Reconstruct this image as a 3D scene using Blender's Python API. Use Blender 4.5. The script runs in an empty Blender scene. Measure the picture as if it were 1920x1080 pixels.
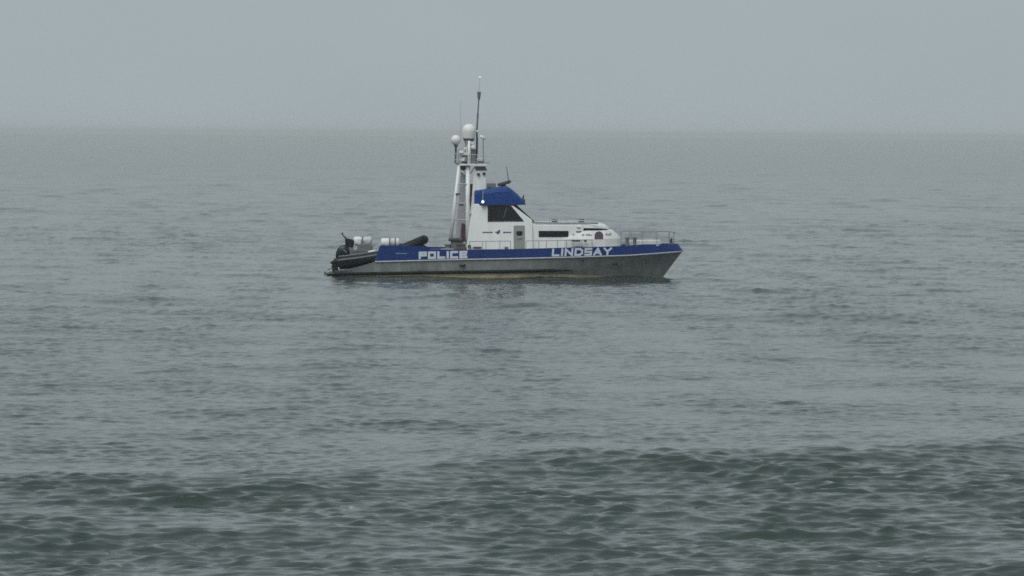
import bpy, bmesh, math, random
import numpy as np
from mathutils import Vector, Matrix, Euler

random.seed(7)
rng = np.random.default_rng(11)
SC = bpy.context.scene
COL = SC.collection
R = math.radians

# ------------------------------------------------------------------ camera
F_PX = 9000.0                      # long telephoto, focal length for a 1920 wide frame
CAM_H = 7.48
CAM_Y = -252.5
ROLL = R(-0.39)
PITCH = math.atan((540 - 251) / F_PX)
cam_d = bpy.data.cameras.new('camera')
cam = bpy.data.objects.new('camera', cam_d)
COL.objects.link(cam)
cam_d.sensor_width = 36.0
cam_d.lens = F_PX / 1920 * 36.0
cam_d.clip_start = 1.0
cam_d.clip_end = 30000.0
cam_m = (Matrix.Translation((0, CAM_Y, CAM_H)) @ Matrix.Rotation(R(90) - PITCH, 4, 'X')
         @ Matrix.Rotation(-ROLL, 4, 'Z'))
cam.matrix_world = cam_m
SC.camera = cam

# ------------------------------------------------------------------ sky, sun, exposure
SUN_EL, SUN_AZ = R(52), R(205)     # soft light from behind and left of the camera
w = bpy.data.worlds.new('World')
SC.world = w
w.use_nodes = True
wn, wl = w.node_tree.nodes, w.node_tree.links
wn.clear()
wo = wn.new('ShaderNodeOutputWorld')
bg = wn.new('ShaderNodeBackground')
sky = wn.new('ShaderNodeTexSky')
sky.sky_type = 'NISHITA'
sky.sun_disc = False
sky.sun_elevation = SUN_EL
sky.sun_rotation = SUN_AZ
sky.dust_density = 4.0
hs = wn.new('ShaderNodeHueSaturation')
hs.inputs['Saturation'].default_value = 0.08
hs.inputs['Value'].default_value = 1.0
mx = wn.new('ShaderNodeMix')
mx.data_type = 'RGBA'
mx.inputs[0].default_value = 0.88          # an even layer of low cloud hides nearly all of the blue
CLOUD = (4.08, 4.73, 5.01, 1)
mx.inputs[7].default_value = CLOUD
wl.new(sky.outputs[0], hs.inputs['Color'])
# faint unevenness of the cloud layer, the same all round
wtc = wn.new('ShaderNodeTexCoord')
wmp = wn.new('ShaderNodeMapping')
wmp.inputs['Scale'].default_value = (1, 1, 2.2)
wnz = wn.new('ShaderNodeTexNoise')
wnz.inputs['Scale'].default_value = 9.0
wnz.inputs['Detail'].default_value = 4
wmr = wn.new('ShaderNodeMapRange')
wmr.inputs['From Min'].default_value = 0.3
wmr.inputs['From Max'].default_value = 0.7
wmr.inputs['To Min'].default_value = 0.972
wmr.inputs['To Max'].default_value = 1.028
wml = wn.new('ShaderNodeMix')
wml.data_type = 'RGBA'
wml.blend_type = 'MULTIPLY'
wml.inputs[0].default_value = 1.0
wml.inputs[6].default_value = CLOUD
wl.new(wtc.outputs['Generated'], wmp.inputs['Vector'])
wl.new(wmp.outputs[0], wnz.inputs['Vector'])
wl.new(wnz.outputs['Fac'], wmr.inputs['Value'])
wl.new(wmr.outputs[0], wml.inputs[7])
wl.new(wml.outputs[2], mx.inputs[7])
wl.new(hs.outputs[0], mx.inputs[6])
wl.new(mx.outputs[2], bg.inputs['Color'])
bg.inputs['Strength'].default_value = 0.1
wl.new(bg.outputs[0], wo.inputs['Surface'])

sun_d = bpy.data.lights.new('sun', 'SUN')
sun_d.energy = 1.5
sun_d.angle = R(40)
sun_d.color = (1.0, 0.985, 0.96)
sun = bpy.data.objects.new('sun', sun_d)
COL.objects.link(sun)
sd = Vector((math.sin(SUN_AZ) * math.cos(SUN_EL), math.cos(SUN_AZ) * math.cos(SUN_EL), math.sin(SUN_EL)))
sun.rotation_euler = (-sd).to_track_quat('-Z', 'Y').to_euler()
sun.location = sd * 60

vs = SC.view_settings
vs.view_transform = 'Standard'
vs.look = 'None'
vs.exposure = 0.0
vs.gamma = 1.0
vs.use_curve_mapping = False
SC.render.engine = 'CYCLES'
SC.cycles.use_denoising = False
SC.cycles.filter_width = 1.6
SC.cycles.max_bounces = 8
SC.cycles.volume_bounces = 1


# ------------------------------------------------------------------ helpers
def at(px, py, y=-2.5):
    """where the sight line through a spot measured in the photograph meets the upright plane at depth y"""
    d = cam_m.to_3x3() @ Vector(((px - 960) / F_PX, (540 - py) / F_PX, -1))
    t = (y - CAM_Y) / d.y
    p = cam_m.translation + d * t
    return Vector((p.x, y, p.z))


def mat(name, col, rough=0.5, metal=0.0, var=0.0, scale=3.0, emis=None, es=0.0, spec=0.5, streak=False, bump=0.0):
    m = bpy.data.materials.new(name)
    m.use_nodes = True
    n, l = m.node_tree.nodes, m.node_tree.links
    b = n['Principled BSDF']
    b.inputs['Base Color'].default_value = (*col, 1)
    b.inputs['Roughness'].default_value = rough
    b.inputs['Metallic'].default_value = metal
    b.inputs['Specular IOR Level'].default_value = spec
    if emis:
        b.inputs['Emission Color'].default_value = (*emis, 1)
        b.inputs['Emission Strength'].default_value = es
    if var > 0:
        tc = n.new('ShaderNodeTexCoord')
        mp = n.new('ShaderNodeMapping')
        if streak:
            mp.inputs['Scale'].default_value = (1.6, 1.6, 0.35)
        nz = n.new('ShaderNodeTexNoise')
        nz.inputs['Scale'].default_value = scale
        nz.inputs['Detail'].default_value = 6
        nz.inputs['Roughness'].default_value = 0.65
        rp = n.new('ShaderNodeMapRange')
        rp.inputs['From Min'].default_value = 0.3
        rp.inputs['From Max'].default_value = 0.7
        rp.inputs['To Min'].default_value = 1 - var
        rp.inputs['To Max'].default_value = 1 + var * 0.5
        mm = n.new('ShaderNodeMix')
        mm.data_type = 'RGBA'
        mm.blend_type = 'MULTIPLY'
        mm.inputs[0].default_value = 1
        mm.inputs[6].default_value = (*col, 1)
        l.new(tc.outputs['Object'], mp.inputs['Vector'])
        l.new(mp.outputs[0], nz.inputs['Vector'])
        l.new(nz.outputs['Fac'], rp.inputs['Value'])
        l.new(rp.outputs[0], mm.inputs[7])
        l.new(mm.outputs[2], b.inputs['Base Color'])
        if bump > 0:
            bp = n.new('ShaderNodeBump')
            bp.inputs['Strength'].default_value = bump
            bp.inputs['Distance'].default_value = 0.02
            l.new(nz.outputs['Fac'], bp.inputs['Height'])
            l.new(bp.outputs[0], b.inputs['Normal'])
    return m


M = {
    'white': mat('white_paint', (0.80, 0.82, 0.80), 0.45, var=0.10, scale=1.6, streak=True),
    'offwhite': mat('off_white', (0.62, 0.64, 0.62), 0.55, var=0.15, scale=4),
    'blue': mat('police_blue', (0.009, 0.036, 0.165), 0.5, spec=0.25, var=0.16, scale=2.2, streak=True),
    'roofblue': mat('roof_blue', (0.010, 0.054, 0.23), 0.5, spec=0.3, var=0.12, scale=2.0),
    'alu': mat('bare_aluminium', (0.335, 0.35, 0.34), 0.5, metal=0.15, var=0.32, scale=1.5, streak=True, bump=0.08),
    'rub': mat('rub_rail_grey', (0.42, 0.44, 0.46), 0.5, var=0.2, scale=5),
    'chine_shade': mat('chine_shade_black', (0.012, 0.014, 0.015), 0.7, var=0.2, spec=0.2),  # black that paints in the shade cast by the chine step
    'tan': mat('antifouling', (0.62, 0.52, 0.33), 0.6, var=0.45, scale=0.9),
    'glass': mat('dark_glass', (0.012, 0.012, 0.016), 0.12, spec=0.3),
    'gasket': mat('window_gasket', (0.02, 0.02, 0.02), 0.6),
    'door': mat('door_grey', (0.27, 0.28, 0.265), 0.55, var=0.15, scale=4),
    'deck': mat('deck_grey', (0.20, 0.21, 0.21), 0.8, var=0.2, scale=5),
    'rubber': mat('black_rubber', (0.010, 0.011, 0.016), 0.5, var=0.25, scale=5, spec=0.3),
    'cowl': mat('black_cowl', (0.010, 0.012, 0.013), 0.3, spec=0.4),
    'ribhull': mat('inflatable_hull', (0.007, 0.010, 0.017), 0.5, var=0.2, spec=0.3),
    'darkmetal': mat('dark_metal', (0.05, 0.05, 0.058), 0.5, var=0.2, scale=6),
    'midmetal': mat('mid_grey_metal', (0.17, 0.18, 0.19), 0.5, var=0.2, scale=6),
    'steel': mat('stainless', (0.32, 0.33, 0.335), 0.45, metal=0.2),
    'panel': mat('mast_panel_grey', (0.50, 0.50, 0.53), 0.6, var=0.2, scale=2.5),
    'maroon': mat('maroon_panel', (0.085, 0.045, 0.06), 0.6, var=0.3, scale=4),
    'brown': mat('brown_box', (0.10, 0.085, 0.075), 0.7, var=0.3, scale=4),
    'letter': mat('letter_white', (0.58, 0.63, 0.69), 0.5, var=0.12, scale=6),
    'letterpale': mat('letter_pale_blue', (0.20, 0.27, 0.42), 0.5),
    'mark': mat('cabin_marking', (0.10, 0.065, 0.14), 0.5),
    'markgrey': mat('trunk_marking', (0.25, 0.26, 0.28), 0.5),
    'lamp': mat('lamp_glow', (0.8, 0.9, 0.9), 0.3, emis=(0.75, 0.95, 1.0), es=1.2),
    'masthead': mat('masthead_lamp', (0.8, 0.85, 0.85), 0.3, emis=(0.85, 0.95, 1.0), es=0.25),
}


class MB:
    """collects shapes, builds one mesh object"""
    def __init__(s):
        s.v, s.f = [], []

    def add(s, vs_, fs_):
        o = len(s.v)
        s.v += [tuple(p) for p in vs_]
        s.f += [tuple(i + o for i in f) for f in fs_]
        return s

    def box(s, a, b):
        x0, y0, z0 = (min(a[i], b[i]) for i in range(3))
        x1, y1, z1 = (max(a[i], b[i]) for i in range(3))
        return s.add([(x0, y0, z0), (x1, y0, z0), (x1, y1, z0), (x0, y1, z0), (x0, y0, z1), (x1, y0, z1), (x1, y1, z1), (x0, y1, z1)],
                     [(0, 3, 2, 1), (4, 5, 6, 7), (0, 1, 5, 4), (1, 2, 6, 5), (2, 3, 7, 6), (3, 0, 4, 7)])

    def prism(s, poly, hw, hw2=None, y0=0.0, taper=0.0, zref=0.0):
        """polygon of (x, z) points extruded across y; half width hw, narrowing by taper per metre above zref"""
        n = len(poly)
        near = [(x, y0 - (hw - taper * (z - zref)), z) for x, z in poly]
        far = [(x, y0 + ((hw2 if hw2 is not None else hw) - taper * (z - zref)), z) for x, z in poly]
        fs_ = [tuple(range(n)), tuple(reversed(range(n, 2 * n)))]
        fs_ += [(i, i + n, (i + 1) % n + n, (i + 1) % n) for i in range(n)]
        return s.add(near + far, fs_)

    def tube(s, pts, r, seg=10, caps=True):
        pts = [Vector(p) for p in pts]
        rs = r if isinstance(r, (list, tuple)) else [r] * len(pts)
        rings = []
        prev = None
        for i, p in enumerate(pts):
            if i == 0:
                t = pts[1] - p
            elif i == len(pts) - 1:
                t = p - pts[i - 1]
            else:
                t = (pts[i + 1] - p).normalized() + (p - pts[i - 1]).normalized()
            t.normalize()
            if prev is None:
                u = t.orthogonal().normalized()
            else:
                u = (prev - t * prev.dot(t)).normalized()
            prev = u
            v = t.cross(u)
            rings.append([p + (u * math.cos(2 * math.pi * k / seg) + v * math.sin(2 * math.pi * k / seg)) * rs[i] for k in range(seg)])
        vs_ = [q for ring in rings for q in ring]
        fs_ = []
        for i in range(len(pts) - 1):
            for k in range(seg):
                a, b = i * seg + k, i * seg + (k + 1) % seg
                fs_.append((a, b, b + seg, a + seg))
        if caps:
            fs_.append(tuple(reversed(range(seg))))
            fs_.append(tuple(range((len(pts) - 1) * seg, len(pts) * seg)))
        return s.add(vs_, fs_)

    def lathe(s, c, prof, seg=20):
        """profile of (radius, z) points turned about the upright axis through c"""
        c = Vector(c)
        return s.tube([c + Vector((0, 0, z)) for r_, z in prof], [max(r_, 0.002) for r_, z in prof], seg)

    def loft(s, secs, close=True, capa=True, capb=True):
        n = len(secs[0])
        vs_ = [p for q in secs for p in q]
        fs_ = []
        for i in range(len(secs) - 1):
            for k in range(n if close else n - 1):
                a, b = i * n + k, i * n + (k + 1) % n
                fs_.append((a, b, b + n, a + n))
        if capa:
            fs_.append(tuple(reversed(range(n))))
        if capb:
            fs_.append(tuple(range((len(secs) - 1) * n, len(secs) * n)))
        return s.add(vs_, fs_)

    def build(s, name, m, parent=None, bevel=0.0, smooth=False, seg=2):
        me = bpy.data.meshes.new(name)
        me.from_pydata(s.v, [], s.f)
        bm = bmesh.new()
        bm.from_mesh(me)
        bmesh.ops.recalc_face_normals(bm, faces=bm.faces)
        bm.to_mesh(me)
        bm.free()
        me.materials.append(M[m] if isinstance(m, str) else m)
        o = bpy.data.objects.new(name, me)
        COL.objects.link(o)
        if parent is not None:
            o.parent = parent
        if bevel > 0:
            bv = o.modifiers.new('bevel', 'BEVEL')
            bv.width = bevel
            bv.segments = seg
            bv.limit_method = 'ANGLE'
            bv.angle_limit = R(30)
        if smooth:
            me.polygons.foreach_set('use_smooth', [True] * len(me.polygons))
            me.update()
        return o


def tag(o, label=None, cat=None, group=None, kind=None):
    if label:
        o['label'] = label
    if cat:
        o['category'] = cat
    if group:
        o['group'] = group
    if kind:
        o['kind'] = kind
    return o


def empty(name, loc=(0, 0, 0)):
    o = bpy.data.objects.new(name, None)
    o.empty_display_size = 0.3
    o.location = loc
    COL.objects.link(o)
    return o


def ip(x, pts):
    xs = [p[0] for p in pts]
    ys = [p[1] for p in pts]
    return float(np.interp(x, xs, ys))


# ------------------------------------------------------------------ the sea
def build_water():
    d = [-4000, -1500, -500, -150, 0, 30, 55, 66, 74]
    while d[-1] < 125:
        d.append(d[-1] + 0.10)
    while d[-1] < 1200:
        d.append(d[-1] + 0.10 * (d[-1] / 125) ** 2)
    while d[-1] < 11000:
        d.append(d[-1] * 1.0105)
    d = np.array(d)
    half = 960 / F_PX
    s_in = np.linspace(-1.35, 1.35, 640)
    s_out = np.array([1.45, 1.8, 2.4, 4, 8, 16, 40])
    s = np.concatenate([-s_out[::-1], s_in, s_out])
    nr, nc = len(d), len(s)
    scale = np.maximum(d, 66.0) * half
    X = scale[:, None] * s[None, :]
    Yw = np.repeat((d + CAM_Y)[:, None], nc, 1)
    dd = np.repeat(d[:, None], nc, 1)
    step = np.gradient(d)[:, None]
    X = X.astype(np.float32)
    Y = Yw.astype(np.float32)

    # patches of stronger and weaker chop
    def patches(sx, sy, n, seed):
        r_ = np.random.default_rng(seed)
        acc = np.zeros_like(X)
        for _ in range(n):
            k1, k2 = r_.normal(0, 1 / sx), r_.normal(0, 1 / sy)
            acc += np.sin(X * k1 + Y * k2 + r_.uniform(0, 6.28)).astype(np.float32)
        return acc / math.sqrt(n)
    gust = np.clip(1 + 0.18 * patches(9, 12, 10, 3) + 0.32 * patches(1.3, 2.2, 14, 5), 0.3, 1.55)

    # the shoaling swell in front: its crest line runs across the view, the ground inshore of it is choppier
    yc = (np.interp(X, [-16, -10.7, -1.3, 1.7, 6.4, 8.9, 11, 16], [-154, -152.2, -148.9, -146.8, -145.5, -144.2, -142.6, -140]) + 0.3 * np.sin(X * 0.45 + 0.6) + 0.25 * np.sin(X * 0.95 + 2.0)).astype(np.float32)
    u = Y - yc                       # positive = out to sea of the crest
    ampl = np.interp(X, [-14, -6, -1, 2, 8, 14, 20], [0.16, 0.22, 0.34, 0.46, 0.50, 0.56, 0.56]).astype(np.float32)
    prof = np.where(u > 0, np.exp(-(u / 7.5) ** 2), np.exp(-(np.abs(u) / 3.8) ** 1.6))
    Z = ampl * prof
    prof2 = np.exp(-((u + 12.5) / 4.0) ** 2) + np.exp(-((u + 26) / 5.0) ** 2)
    Z += 0.20 * prof2
    inshore = 1 / (1 + np.exp((u - 0.6) / 0.5))
    inshore = inshore * np.interp(X, [-16, -5, 2], [0.85, 0.88, 1.0])

    offing = np.interp(dd, [120, 170, 260, 700], [-0.08, 0.0, 0.40, 1.25]).astype(np.float32)      # the breeze is fresher out in the bay
    DX = np.zeros_like(X)
    DY = np.zeros_like(X)
    Z = Z.astype(np.float32)
    lam = np.concatenate([np.exp(rng.uniform(math.log(0.26), math.log(1.7), 120)), np.exp(rng.uniform(math.log(1.7), math.log(6.5), 36)),
                          np.exp(rng.uniform(math.log(6.5), math.log(26), 14))])
    for i_, L in enumerate(lam):
        k = 2 * math.pi / L
        # short waves come from all round out in the bay; over the shoal they line up with the swell
        aligned = i_ % 2 == 0 and L < 1.7
        th = rng.normal(-math.pi / 2 + 0.10, 0.34 if aligned else (0.85 if L < 1.7 else 0.38))
        kx, ky = k * math.cos(th), k * math.sin(th)
        steep = 0.056 if L < 0.55 else (0.047 if L < 0.8 else (0.031 if L < 1.7 else (0.016 if L < 6.5 else 0.008)))
        a = steep / k * rng.uniform(0.6, 1.3)
        fil = np.clip(L / (np.maximum(step * abs(math.sin(th)), 0.02) * 1.0) - 0.4, 0, 1).astype(np.float32)
        boost = ((0.16 + 0.71 * inshore) if aligned else (0.44 + 0.05 * inshore)) * (1 + offing) if L < 6.5 else 1.0
        amp = (a * fil) * gust * boost
        ph = X * np.float32(kx) + Y * np.float32(ky) + np.float32(rng.uniform(0, 6.283))
        sn, cs = np.sin(ph), np.cos(ph)
        Z += amp * cs
        q = 0.8
        DX -= q * amp * sn * np.float32(kx / k)
        DY -= q * amp * sn * np.float32(ky / k)
    edge = (np.abs(s)[None, :] < 1.4) & (dd > 60)
    DX *= edge
    DY *= edge
    Z *= edge
    ramp_ = np.arange(nr, dtype=np.float32)[:, None] * np.float32(0.035)
    YD = np.maximum.accumulate(Y + DY - ramp_, axis=0) + ramp_          # crests may stand steep but never fold over
    co = np.stack([X + DX, YD, Z], -1).reshape(-1, 3).astype(np.float32)
    # small spots of foam on a few crests
    foam = np.zeros_like(X)
    fn = patches(0.25, 0.5, 14, 9)
    for (px_, py_, rx, ry, st) in ((660, 939, 0.035, 0.12, 0.45), (88, 955, 0.06, 0.12, 0.3)):
        g = cam_m.to_3x3() @ Vector(((px_ - 960) / F_PX, (540 - py_) / F_PX, -1))
        p = cam_m.translation + g * ((0.25 - CAM_H) / g.z)
        e = np.exp(-((X - p.x) / rx) ** 2 - ((Y - p.y) / ry) ** 2) * st
        foam = np.maximum(foam, e * np.clip(0.6 + 0.5 * fn, 0, 1) if rx > 0.3 else e)
    lip = np.exp(-((u - 0.25) / 0.55) ** 2) * np.interp(X, [7.6, 8.6, 9.3, 10.5, 12.5, 14], [0, 0.25, 0.45, 0.25, 0.18, 0])
    foam = np.maximum(foam, lip * np.clip(0.15 + 0.8 * fn, 0, 1))
    idx = np.arange(nr * nc).reshape(nr, nc)
    quads = np.stack([idx[:-1, :-1], idx[:-1, 1:], idx[1:, 1:], idx[1:, :-1]], -1).reshape(-1, 4)
    me = bpy.data.meshes.new('sea_water')
    me.vertices.add(len(co))
    me.vertices.foreach_set('co', co.ravel())
    nq = len(quads)
    me.loops.add(nq * 4)
    me.loops.foreach_set('vertex_index', quads.ravel().astype(np.int32))
    me.polygons.add(nq)
    me.polygons.foreach_set('loop_start', np.arange(0, nq * 4, 4, dtype=np.int32))
    me.polygons.foreach_set('use_smooth', np.ones(nq, dtype=bool))
    me.update(calc_edges=True)
    for nm, arr in (('foam', foam), ('ruffle', np.interp(dd, [260, 1000], [0.0, 1.0]))):
        at_ = me.attributes.new(nm, 'FLOAT', 'POINT')
        at_.data.foreach_set('value', arr.ravel().astype(np.float32))
    m = bpy.data.materials.new('sea_water')
    m.use_nodes = True
    N, L_ = m.node_tree.nodes, m.node_tree.links
    b = N['Principled BSDF']
    b.inputs['Base Color'].default_value = (0.034, 0.055, 0.046, 1)
    b.inputs['IOR'].default_value = 1.333
    b.inputs['Specular IOR Level'].default_value = 0.5
    geo = N.new('ShaderNodeNewGeometry')
    mp = N.new('ShaderNodeMapping')
    mp.inputs['Scale'].default_value = (0.85, 1.0, 1.0)
    L_.new(geo.outputs['Position'], mp.inputs['Vector'])
    n1 = N.new('ShaderNodeTexNoise')
    n1.inputs['Scale'].default_value = 8.0
    n1.inputs['Detail'].default_value = 3
    L_.new(mp.outputs[0], n1.inputs['Vector'])
    bp = N.new('ShaderNodeBump')
    bp.inputs['Strength'].default_value = 1.0
    bp.inputs['Distance'].default_value = 0.010
    L_.new(n1.outputs['Fac'], bp.inputs['Height'])
    n2 = N.new('ShaderNodeTexNoise')
    n2.inputs['Scale'].default_value = 0.9
    n2.inputs['Detail'].default_value = 3
    L_.new(mp.outputs[0], n2.inputs['Vector'])
    ar = N.new('ShaderNodeAttribute')
    ar.attribute_name = 'ruffle'
    ml = N.new('ShaderNodeMath')
    ml.operation = 'MULTIPLY'
    ml.inputs[1].default_value = 1.0
    L_.new(ar.outputs['Fac'], ml.inputs[0])
    b2 = N.new('ShaderNodeBump')
    b2.inputs['Distance'].default_value = 0.24
    L_.new(ml.outputs[0], b2.inputs['Strength'])
    L_.new(n2.outputs['Fac'], b2.inputs['Height'])
    L_.new(bp.outputs[0], b2.inputs['Normal'])
    L_.new(b2.outputs[0], b.inputs['Normal'])
    b.inputs['Roughness'].default_value = 0.09
    # foam
    af = N.new('ShaderNodeAttribute')
    af.attribute_name = 'foam'
    df = N.new('ShaderNodeBsdfDiffuse')
    df.inputs['Color'].default_value = (0.78, 0.80, 0.79, 1)
    ms = N.new('ShaderNodeMixShader')
    out = N['Material Output']
    L_.new(af.outputs['Fac'], ms.inputs[0])
    L_.new(b.outputs[0], ms.inputs[1])
    L_.new(df.outputs[0], ms.inputs[2])
    L_.new(ms.outputs[0], out.inputs['Surface'])
    me.materials.append(m)
    o = bpy.data.objects.new('sea_water', me)
    COL.objects.link(o)
    tag(o, 'grey green choppy sea reaching to the hazy horizon', 'sea', kind='structure')
    return o


build_water()

# ------------------------------------------------------------------ the air: one even box of thin haze
hz = MB().box((-60000, CAM_Y - 4300, -2.0), (60000, CAM_Y + 11300, 11.8))
mh = bpy.data.materials.new('haze')
mh.use_nodes = True
nh, lh = mh.node_tree.nodes, mh.node_tree.links
nh.clear()
ho = nh.new('ShaderNodeOutputMaterial')
pv = nh.new('ShaderNodeVolumePrincipled')
pv.inputs['Color'].default_value = (0.95, 0.97, 0.935, 1)
pv.inputs['Density'].default_value = 0.00015
pv.inputs['Anisotropy'].default_value = 0.2
lh.new(pv.outputs[0], ho.inputs['Volume'])
tag(hz.build('haze', mh), 'thin pale sea haze over the whole bay', 'haze', kind='stuff')

# ------------------------------------------------------------------ the police boat
boat = empty('police_boat', (0, 0, 0))
tag(boat, 'white and blue aluminium police launch lettered LINDSAY, lying side on in the bay', 'boat')

# hull lines, measured along the near side
def X(px):
    return at(px, 500).x


def Zl(pts):
    return [(X(px), at(px, py).z) for px, py in pts]


SHEER = Zl([(626, 506), (650, 505.5), (698, 491), (702, 488.5), (704, 484), (712, 461), (716, 460), (788, 461.5), (798, 467), (873, 468), (960, 467),
            (1077, 464), (1165, 462), (1208, 459), (1274, 459.5), (1290, 459.5)])
RUB = Zl([(626, 507), (650, 506.5), (698, 492.5), (703, 490.3), (790, 488), (873, 486), (960, 484.5), (1066, 482), (1180, 479), (1279, 473), (1290, 472)])
CHINE = Zl([(626, 514.3), (640, 514), (1073, 507), (1180, 502), (1290, 493)])
X0 = X(627)
XE = {'sheer': X(1273), 'rub': X(1283), 'chine': X(1266), 'boot': X(1247), 'wl': X(1240), 'keel': X(1205)}


def plan(t, full, blunt, power):
    """half breadth along a level line, t = 0 stern, 1 stem"""
    aft = 0.94 + 0.06 * min(t / 0.25, 1)
    if t < 0.45:
        return full * aft
    q = (t - 0.45) / 0.55
    return full * aft * max(1 - q ** power, 0) ** blunt


def sheer_hb(x):
    return plan(min((x - X0) / (XE['sheer'] - X0), 1), 2.5, 0.60, 2.6)


NS = 150
ts = [i / NS for i in range(NS)] + [0.9965, 0.9985, 1.0]
extra = [(X(p) - X0) / (XE['rub'] - X0) for p in (698, 700, 702, 703, 704, 706, 708, 710, 712, 714, 788, 798)]
ts = sorted(set([round(t, 5) for t in ts + extra]))


def level(kind, t):
    x = X0 + (XE[kind] - X0) * t
    if kind == 'sheer':
        return Vector((x, plan(t, 2.5, 0.60, 2.6), ip(x, SHEER)))
    if kind == 'rub':
        return Vector((x, plan(t, 2.52, 0.62, 2.5), ip(x, RUB)))
    if kind == 'chine':
        return Vector((x, plan(t, 2.36, 0.85, 2.1), ip(x, CHINE)))
    if kind == 'boot':
        return Vector((x, plan(t, 2.33, 0.95, 2.0), ip(t, [(0, 0.01), (0.15, 0.05), (0.25, 0.17), (0.72, 0.17), (0.82, 0.04), (1, 0.03)]) + 0.03 * math.sin(t * 41) * math.sin(t * 17 + 1)))
    if kind == 'wl':
        return Vector((x, plan(t, 2.28, 1.0, 1.9), -0.14))
    return Vector((x, 0.02 * (1 - t), -0.75))


def skin(levels, t0=0.0, sub=3):
    mb = MB()
    tt = [t for t in ts if t >= t0]
    for sgn in (-1, 1):
        rows = []
        for t in tt:
            row = []
            for i in range(len(levels) - 1):
                a, b = level(levels[i], t), level(levels[i + 1], t)
                for k in range(sub):
                    row.append(a.lerp(b, k / sub))
            row.append(level(levels[-1], t))
            rows.append([(p.x, sgn * p.y, p.z) for p in row])
        mb.loft(rows, close=False, capa=False, capb=False)
    return mb


T_BLUE = (X(703) - X0) / (XE['rub'] - X0)
hull = skin(['rub', 'chine', 'boot']).build('hull', 'alu', boat, smooth=True)
# transom
tr = MB()
lv = [level(k, 0.0) for k in ('rub', 'chine', 'boot', 'wl', 'keel')]
tr.add([(p.x, -p.y, p.z) for p in lv] + [(p.x, p.y, p.z) for p in lv],
       [(0, 1, 6, 5), (1, 2, 7, 6), (2, 3, 8, 7), (3, 4, 9, 8)])
tr.build('transom', 'alu', boat)
skin(['boot', 'wl', 'keel']).build('antifouling', 'tan', boat, smooth=True)
band = skin(['sheer', 'rub'], T_BLUE).build('bulwark', 'blue', boat, smooth=False)
band['label'] = 'dark blue band along the top of the hull with white lettering'
so = band.modifiers.new('thick', 'SOLIDIFY')
so.thickness = 0.05
so.offset = 0
so.use_even_offset = False
# rub rail along the hull; a black tube paints the chine's shade line
for sgn in (-1, 1):
    pts = []
    for t in ts[::3] + [1.0]:
        if t < T_BLUE:
            continue
        p = level('rub', t)
        pts.append((p.x, sgn * (p.y + 0.015), p.z - 0.02))
    MB().tube(pts, 0.045, 8).build('rub_rail', 'rub', boat, smooth=True)
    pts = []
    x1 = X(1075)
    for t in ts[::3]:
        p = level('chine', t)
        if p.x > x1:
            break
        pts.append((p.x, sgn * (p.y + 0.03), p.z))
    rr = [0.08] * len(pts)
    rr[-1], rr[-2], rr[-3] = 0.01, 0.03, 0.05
    MB().tube(pts, rr, 8).build('chine_shade_line', 'chine_shade', boat, smooth=True)
# vertical weld lines and small fittings of the hull side
for px_, py_, sx, sz in ((867, 497, 0.16, 0.07), (1155, 495.5, 0.13, 0.05), (1092, 488, 0.05, 0.05)):
    p = at(px_, py_, -2.42)
    t = (p.x - X0) / (XE['rub'] - X0)
    a, b = level('rub', t), level('chine', t)
    fz = (a.z - p.z) / max(a.z - b.z, 0.01)
    yb = a.y + (b.y - a.y) * fz
    MB().lathe((p.x, -yb - 0.01, p.z), [(sx * 0.5, -sz), (sx, -sz * 0.4), (sx, sz * 0.4), (sx * 0.5, sz)], 12).build('hull_fitting', 'darkmetal', boat, smooth=True)


# deck: a sheet a little under the sheer
def deck_sheet(t0, t1, drop, m, name):
    mb = MB()
    secs = []
    for t in [t for t in ts if t0 <= t <= t1]:
        p = level('sheer', t)
        y = max(p.y - 0.06, 0.0)
        secs.append([(p.x, -y, p.z - drop), (p.x, 0, p.z - drop + 0.03), (p.x, y, p.z - drop)])
    mb.loft(secs, close=False, capa=False, capb=False)
    return mb.build(name, m, boat)


deck_sheet((X(800) - X0) / (XE['sheer'] - X0), 1.0, 0.10, 'deck', 'deck')
z_aft = at(750, 489).z
aft = MB()
aft.box((X(712), -2.28, z_aft - 0.05), (X(800), 2.28, z_aft))
aft.build('deck', 'deck', boat)
ramp = MB()
zr = at(640, 512).z
ramp.prism([(X(629), zr), (X(712), z_aft - 0.05), (X(712), z_aft - 0.15), (X(629), zr - 0.1)], 2.22)
ramp.build('stern_ramp', 'alu', boat)
plat = MB()
plat.prism([(X(611), at(611, 513.5).z), (X(627), at(627, 512).z), (X(627), at(627, 515.5).z), (X(611), at(611, 515.5).z)], 1.9)
plat.build('swim_platform', 'darkmetal', boat, bevel=0.02)

# ---- superstructure
CW = 1.90                           # cabin half width at deck level
TAPER = 0.07


def cab(px, py):
    p = at(px, py, -CW)
    return (p.x, p.z)


ZD = at(930, 468, -CW).z


def cabin_y(z):
    return -(CW - TAPER * (z - ZD))


wheelhouse = MB().prism([cab(*q) for q in ((874.5, 472), (877, 446), (881, 416), (888, 384), (889.5, 382.5), (957, 382.5), (959, 383.5), (998, 413), (999, 472))],
                        CW, taper=TAPER, zref=ZD)
wheelhouse = wheelhouse.build('wheelhouse', 'white', boat, bevel=0.05)
ws = MB().prism([cab(*q) for q in ((950, 383.5), (967.5, 383.5), (1002, 415), (990, 416))], 1.52)
ws.build('windscreen', 'glass', boat, bevel=0.02)


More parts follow.
